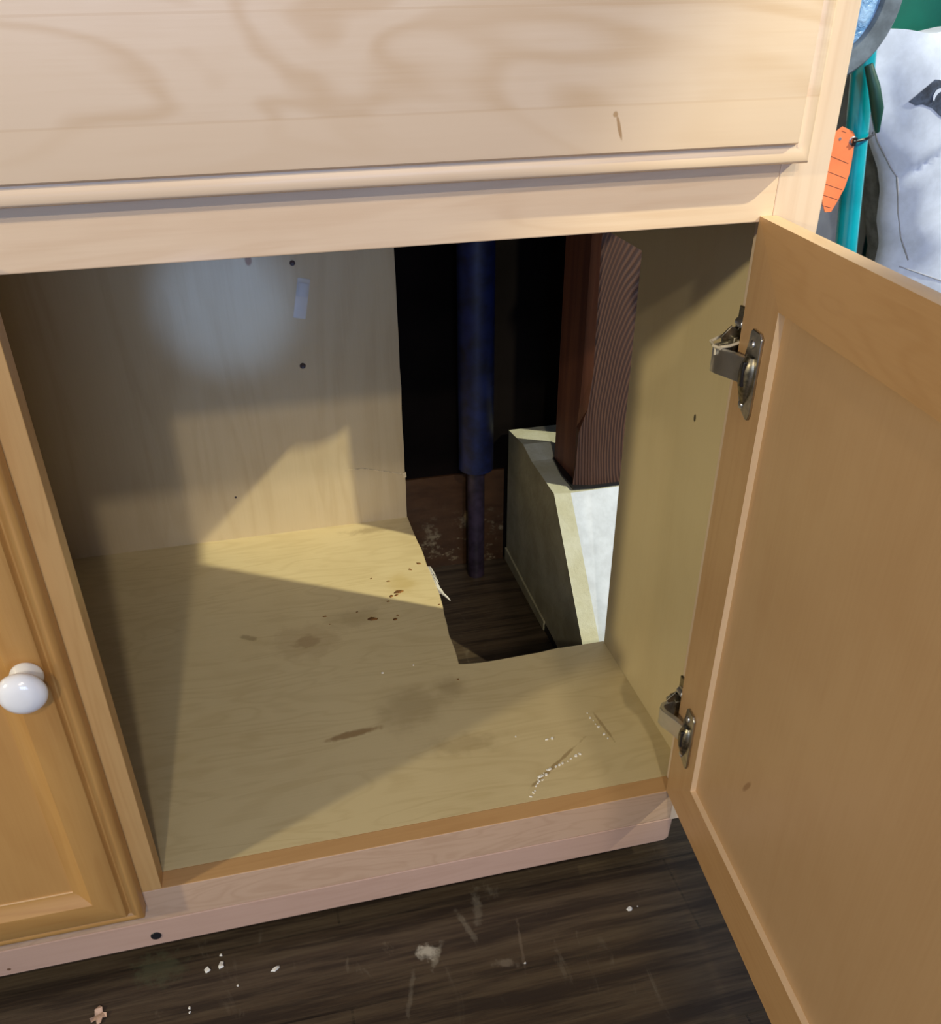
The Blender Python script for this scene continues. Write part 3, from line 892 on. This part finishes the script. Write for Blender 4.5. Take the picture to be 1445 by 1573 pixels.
b = MB(); b.lathe([(0.0, 0.0003), (0.0013, 0.0003), (0.0018, -0.0002)], Matrix.Translation((-0.0085, -0.0006, 0.0228)) @ Ry, 16); b.build('eyelet', M_grom, tg)
b = MB()
b.tube([(0.2570, 0.302, 0.5195), (0.2560, 0.2945, 0.5203), (0.2620, 0.2955, 0.5208), (0.2715, 0.2970, 0.5222), (0.2830, 0.3060, 0.5235), (0.2900, 0.3160, 0.5240)], 0.0013, 8)
b.tube([(0.2570, 0.2965, 0.5165), (0.2572, 0.2955, 0.5235)], 0.0020, 8)
tag(b.build('zip_tie', M_blk), 'black zip tie round the teal pole holding the orange tag', 'zip tie')

# white sack
edgeL = [(0.640, 0.318), (0.612, 0.3122), (0.586, 0.303), (0.575, 0.2966), (0.5575, 0.3035), (0.5305, 0.3198), (0.5055, 0.3367), (0.4796, 0.3543), (0.4565, 0.3642), (0.4227, 0.3691), (0.3978, 0.3796), (0.3786, 0.3802), (0.30, 0.374), (0.1, 0.36), (-0.099, 0.365)]


def eL(z):
    z = max(min(z, 0.640), -0.099)
    for (za, xa), (zb_, xb) in zip(edgeL, edgeL[1:]):
        if zb_ <= z <= za:
            return xa + (xb - xa) * (za - z) / (za - zb_)
    return edgeL[-1][1]


XS = 0.66


def sack_pt(u, v, front=True):
    """u 0..1 from left edge to right edge, v 0 bottom .. 1 top."""
    z = FLOOR + 0.001 + v * 0.7070
    if v > 0.985:
        z += 0.002 * math.sin(u * 30)
    xl = eL(z)
    x = xl + (XS - xl) * u
    bul = (max(0.0, math.sin(math.pi * u)) ** 0.55) * (max(0.0, math.sin(math.pi * min(1.0, (1 - v) * 0.9 + 0.02))) ** 0.4)
    wr = 0.010 * noise.noise(Vector((x * 14 + z * 9, 3.1, z * 7))) + 0.006 * noise.noise(Vector((x * 30 - z * 22, 7.7, z * 16)))
    # deep fold running from the tucked left edge
    d = (x - 0.405) * 0.75 - (z - 0.50) * 0.75
    wr -= 0.010 * math.exp(-(d / 0.008) ** 2) * math.exp(-((z - 0.485) / 0.03) ** 2)
    env = min(1.0, u * 12)
    if front:
        return (x, 0.375 - 0.055 * bul - wr * env, z)
    return (x, 0.385 + 0.040 * bul, z)


b = MB()
NU, NV = 70, 110
for fr in (True, False):
    vs = [sack_pt(i / NU, j / NV, fr) for j in range(NV + 1) for i in range(NU + 1)]
    fs = [(j * (NU + 1) + i, j * (NU + 1) + i + 1, (j + 1) * (NU + 1) + i + 1, (j + 1) * (NU + 1) + i) for j in range(NV) for i in range(NU)]
    b.add(vs, fs, 0, True)
vs, fs = [], []
for j in range(NV + 1):
    vs += [sack_pt(0, j / NV, True), sack_pt(0, j / NV, False), sack_pt(1, j / NV, True), sack_pt(1, j / NV, False)]
for j in range(NV):
    fs += [(j * 4, j * 4 + 1, j * 4 + 5, j * 4 + 4), (j * 4 + 2, j * 4 + 6, j * 4 + 7, j * 4 + 3)]
b.add(vs, fs, 0, True)
vs, fs = [], []
for i in range(NU + 1):
    vs += [sack_pt(i / NU, 0, True), sack_pt(i / NU, 0, False), sack_pt(i / NU, 1, True), sack_pt(i / NU, 1, False)]
for i in range(NU):
    fs += [(i * 4, i * 4 + 1, i * 4 + 5, i * 4 + 4), (i * 4 + 2, i * 4 + 6, i * 4 + 7, i * 4 + 3)]
b.add(vs, fs, 0, True)
sack = b.build('sack', M_cloth)
tag(sack, 'white canvas sack with a dark printed mark standing beside the cabinet', 'sack')


def on_sack(x, z, off):
    v = (z - FLOOR - 0.001) / 0.7070
    xl = eL(z)
    p = sack_pt((x - xl) / (XS - xl), v, True)
    return (p[0], p[1] - off, p[2])


b = MB()
seam = [(0.3060, 0.5747), (0.3105, 0.557), (0.3190, 0.5395), (0.3368, 0.5087), (0.3598, 0.4793), (0.3657, 0.4726), (0.3720, 0.455), (0.3760, 0.4359), (0.385, 0.410), (0.3972, 0.386)]
b.tube([on_sack(x, z, 0.0002) for x, z in seam], 0.0008, 6)
b.build('seam', M_seam, sack)
b = MB()
b.tube([on_sack(0.392 + i * 0.01, 0.378 - i * 0.0032, 0.0002) for i in range(22)], 0.0007, 6)
b.build('hem', M_seam, sack)
# dark printed patch with a light hooked mark
patch = [(0.3523, 0.5460), (0.3600, 0.5545), (0.3711, 0.5658), (0.3760, 0.5655), (0.4030, 0.5540), (0.4100, 0.5200), (0.3960, 0.5280), (0.3860, 0.5330), (0.3760, 0.5400), (0.3640, 0.5440), (0.3590, 0.5425)]
cxp, czp = 0.383, 0.547


def patch_mesh(poly, off, cx, cz):
    b = MB()
    n = len(poly)
    rings = 5
    vs = []
    for r in range(rings + 1):
        f = r / rings
        for x, z in poly:
            vs.append(on_sack(cx + (x - cx) * f, cz + (z - cz) * f, off))
    fs = []
    for r in range(rings):
        for i in range(n):
            fs.append((r * n + i, r * n + (i + 1) % n, (r + 1) * n + (i + 1) % n, (r + 1) * n + i))
    b.add(vs, fs, 0, True)
    return b


def densify(poly, k=4):
    out = []
    for (x0_, z0_), (x1_, z1_) in zip(poly, poly[1:] + poly[:1]):
        for i in range(k):
            out.append((x0_ + (x1_ - x0_) * i / k, z0_ + (z1_ - z0_) * i / k))
    return out


patch_mesh(densify(patch), 0.0008, cxp, czp).build('printed_patch', M_print, sack)['label'] = 'dark navy printed patch'
b = MB()
hook = [(0.3742, 0.5470), (0.3738, 0.5510), (0.3752, 0.5548), (0.3785, 0.5568), (0.3825, 0.5568), (0.3870, 0.5545)]
wd = [0.0016, 0.0022, 0.0026, 0.0028, 0.0024, 0.0016]
vs, fs = [], []
for (x, z), w in zip(hook, wd):
    vs += [on_sack(x - w * 0.6, z + w * 0.5, 0.0016), on_sack(x + w * 0.6, z - w * 0.5, 0.0016)]
fs = [(2 * i, 2 * i + 1, 2 * i + 3, 2 * i + 2) for i in range(len(hook) - 1)]
b.add(vs, fs)
b.build('printed_mark', M_cloth, sack)['label'] = 'white hooked mark'

# green bin behind the sack
gb = empty('green_bin', (0.60, 0.53, FLOOR))
tag(gb, 'dark green plastic bin standing behind the white sack', 'bin')
b = MB()
b.prism([(-0.195, 0), (0.16, 0), (0.20, 0.80), (-0.235, 0.80)], -0.045, 0.060, 'XZ'); b.build('body', M_green, gb, 0.012, 3)
b = MB(); b.box((-0.25, -0.055, 0.80), (0.21, 0.07, 0.83)); b.build('lid', M_green, gb, 0.006, 2)
# charcoal cloth and grey tote behind pole
b = MB()
b.prism([(0.430, FLOOR), (0.50, FLOOR), (0.475, 0.36), (0.455, 0.55), (0.435, 0.600), (0.375, 0.600), (0.352, 0.575), (0.372, 0.50), (0.397, 0.447), (0.424, 0.375), (0.430, 0.30)], 0.4375, 0.470, 'XZ')
tag(b.build('fabric_bag', M_dgrey, None, 0.008, 3), 'charcoal fabric bag standing between teal pole and white sack', 'bag')
b = MB()
b.prism([(0.180, FLOOR), (0.440, FLOOR), (0.420, 0.585), (0.180, 0.585)], 0.4725, 0.4835, 'XZ')
tag(b.build('plastic_board', M_grey, None, 0.002, 2), 'flat grey plastic board standing behind the teal pole and orange tag', 'board')
b = MB()
b.tube([(0.2535, 0.294, 0.585), (0.2620, 0.290, 0.566), (0.2700, 0.290, 0.548), (0.2770, 0.292, 0.528)], [0.004, 0.0055, 0.006, 0.002], 10)
tag(b.build('strap', M_dgreen), 'dark green strap hanging below the round tin against the teal pole', 'strap')
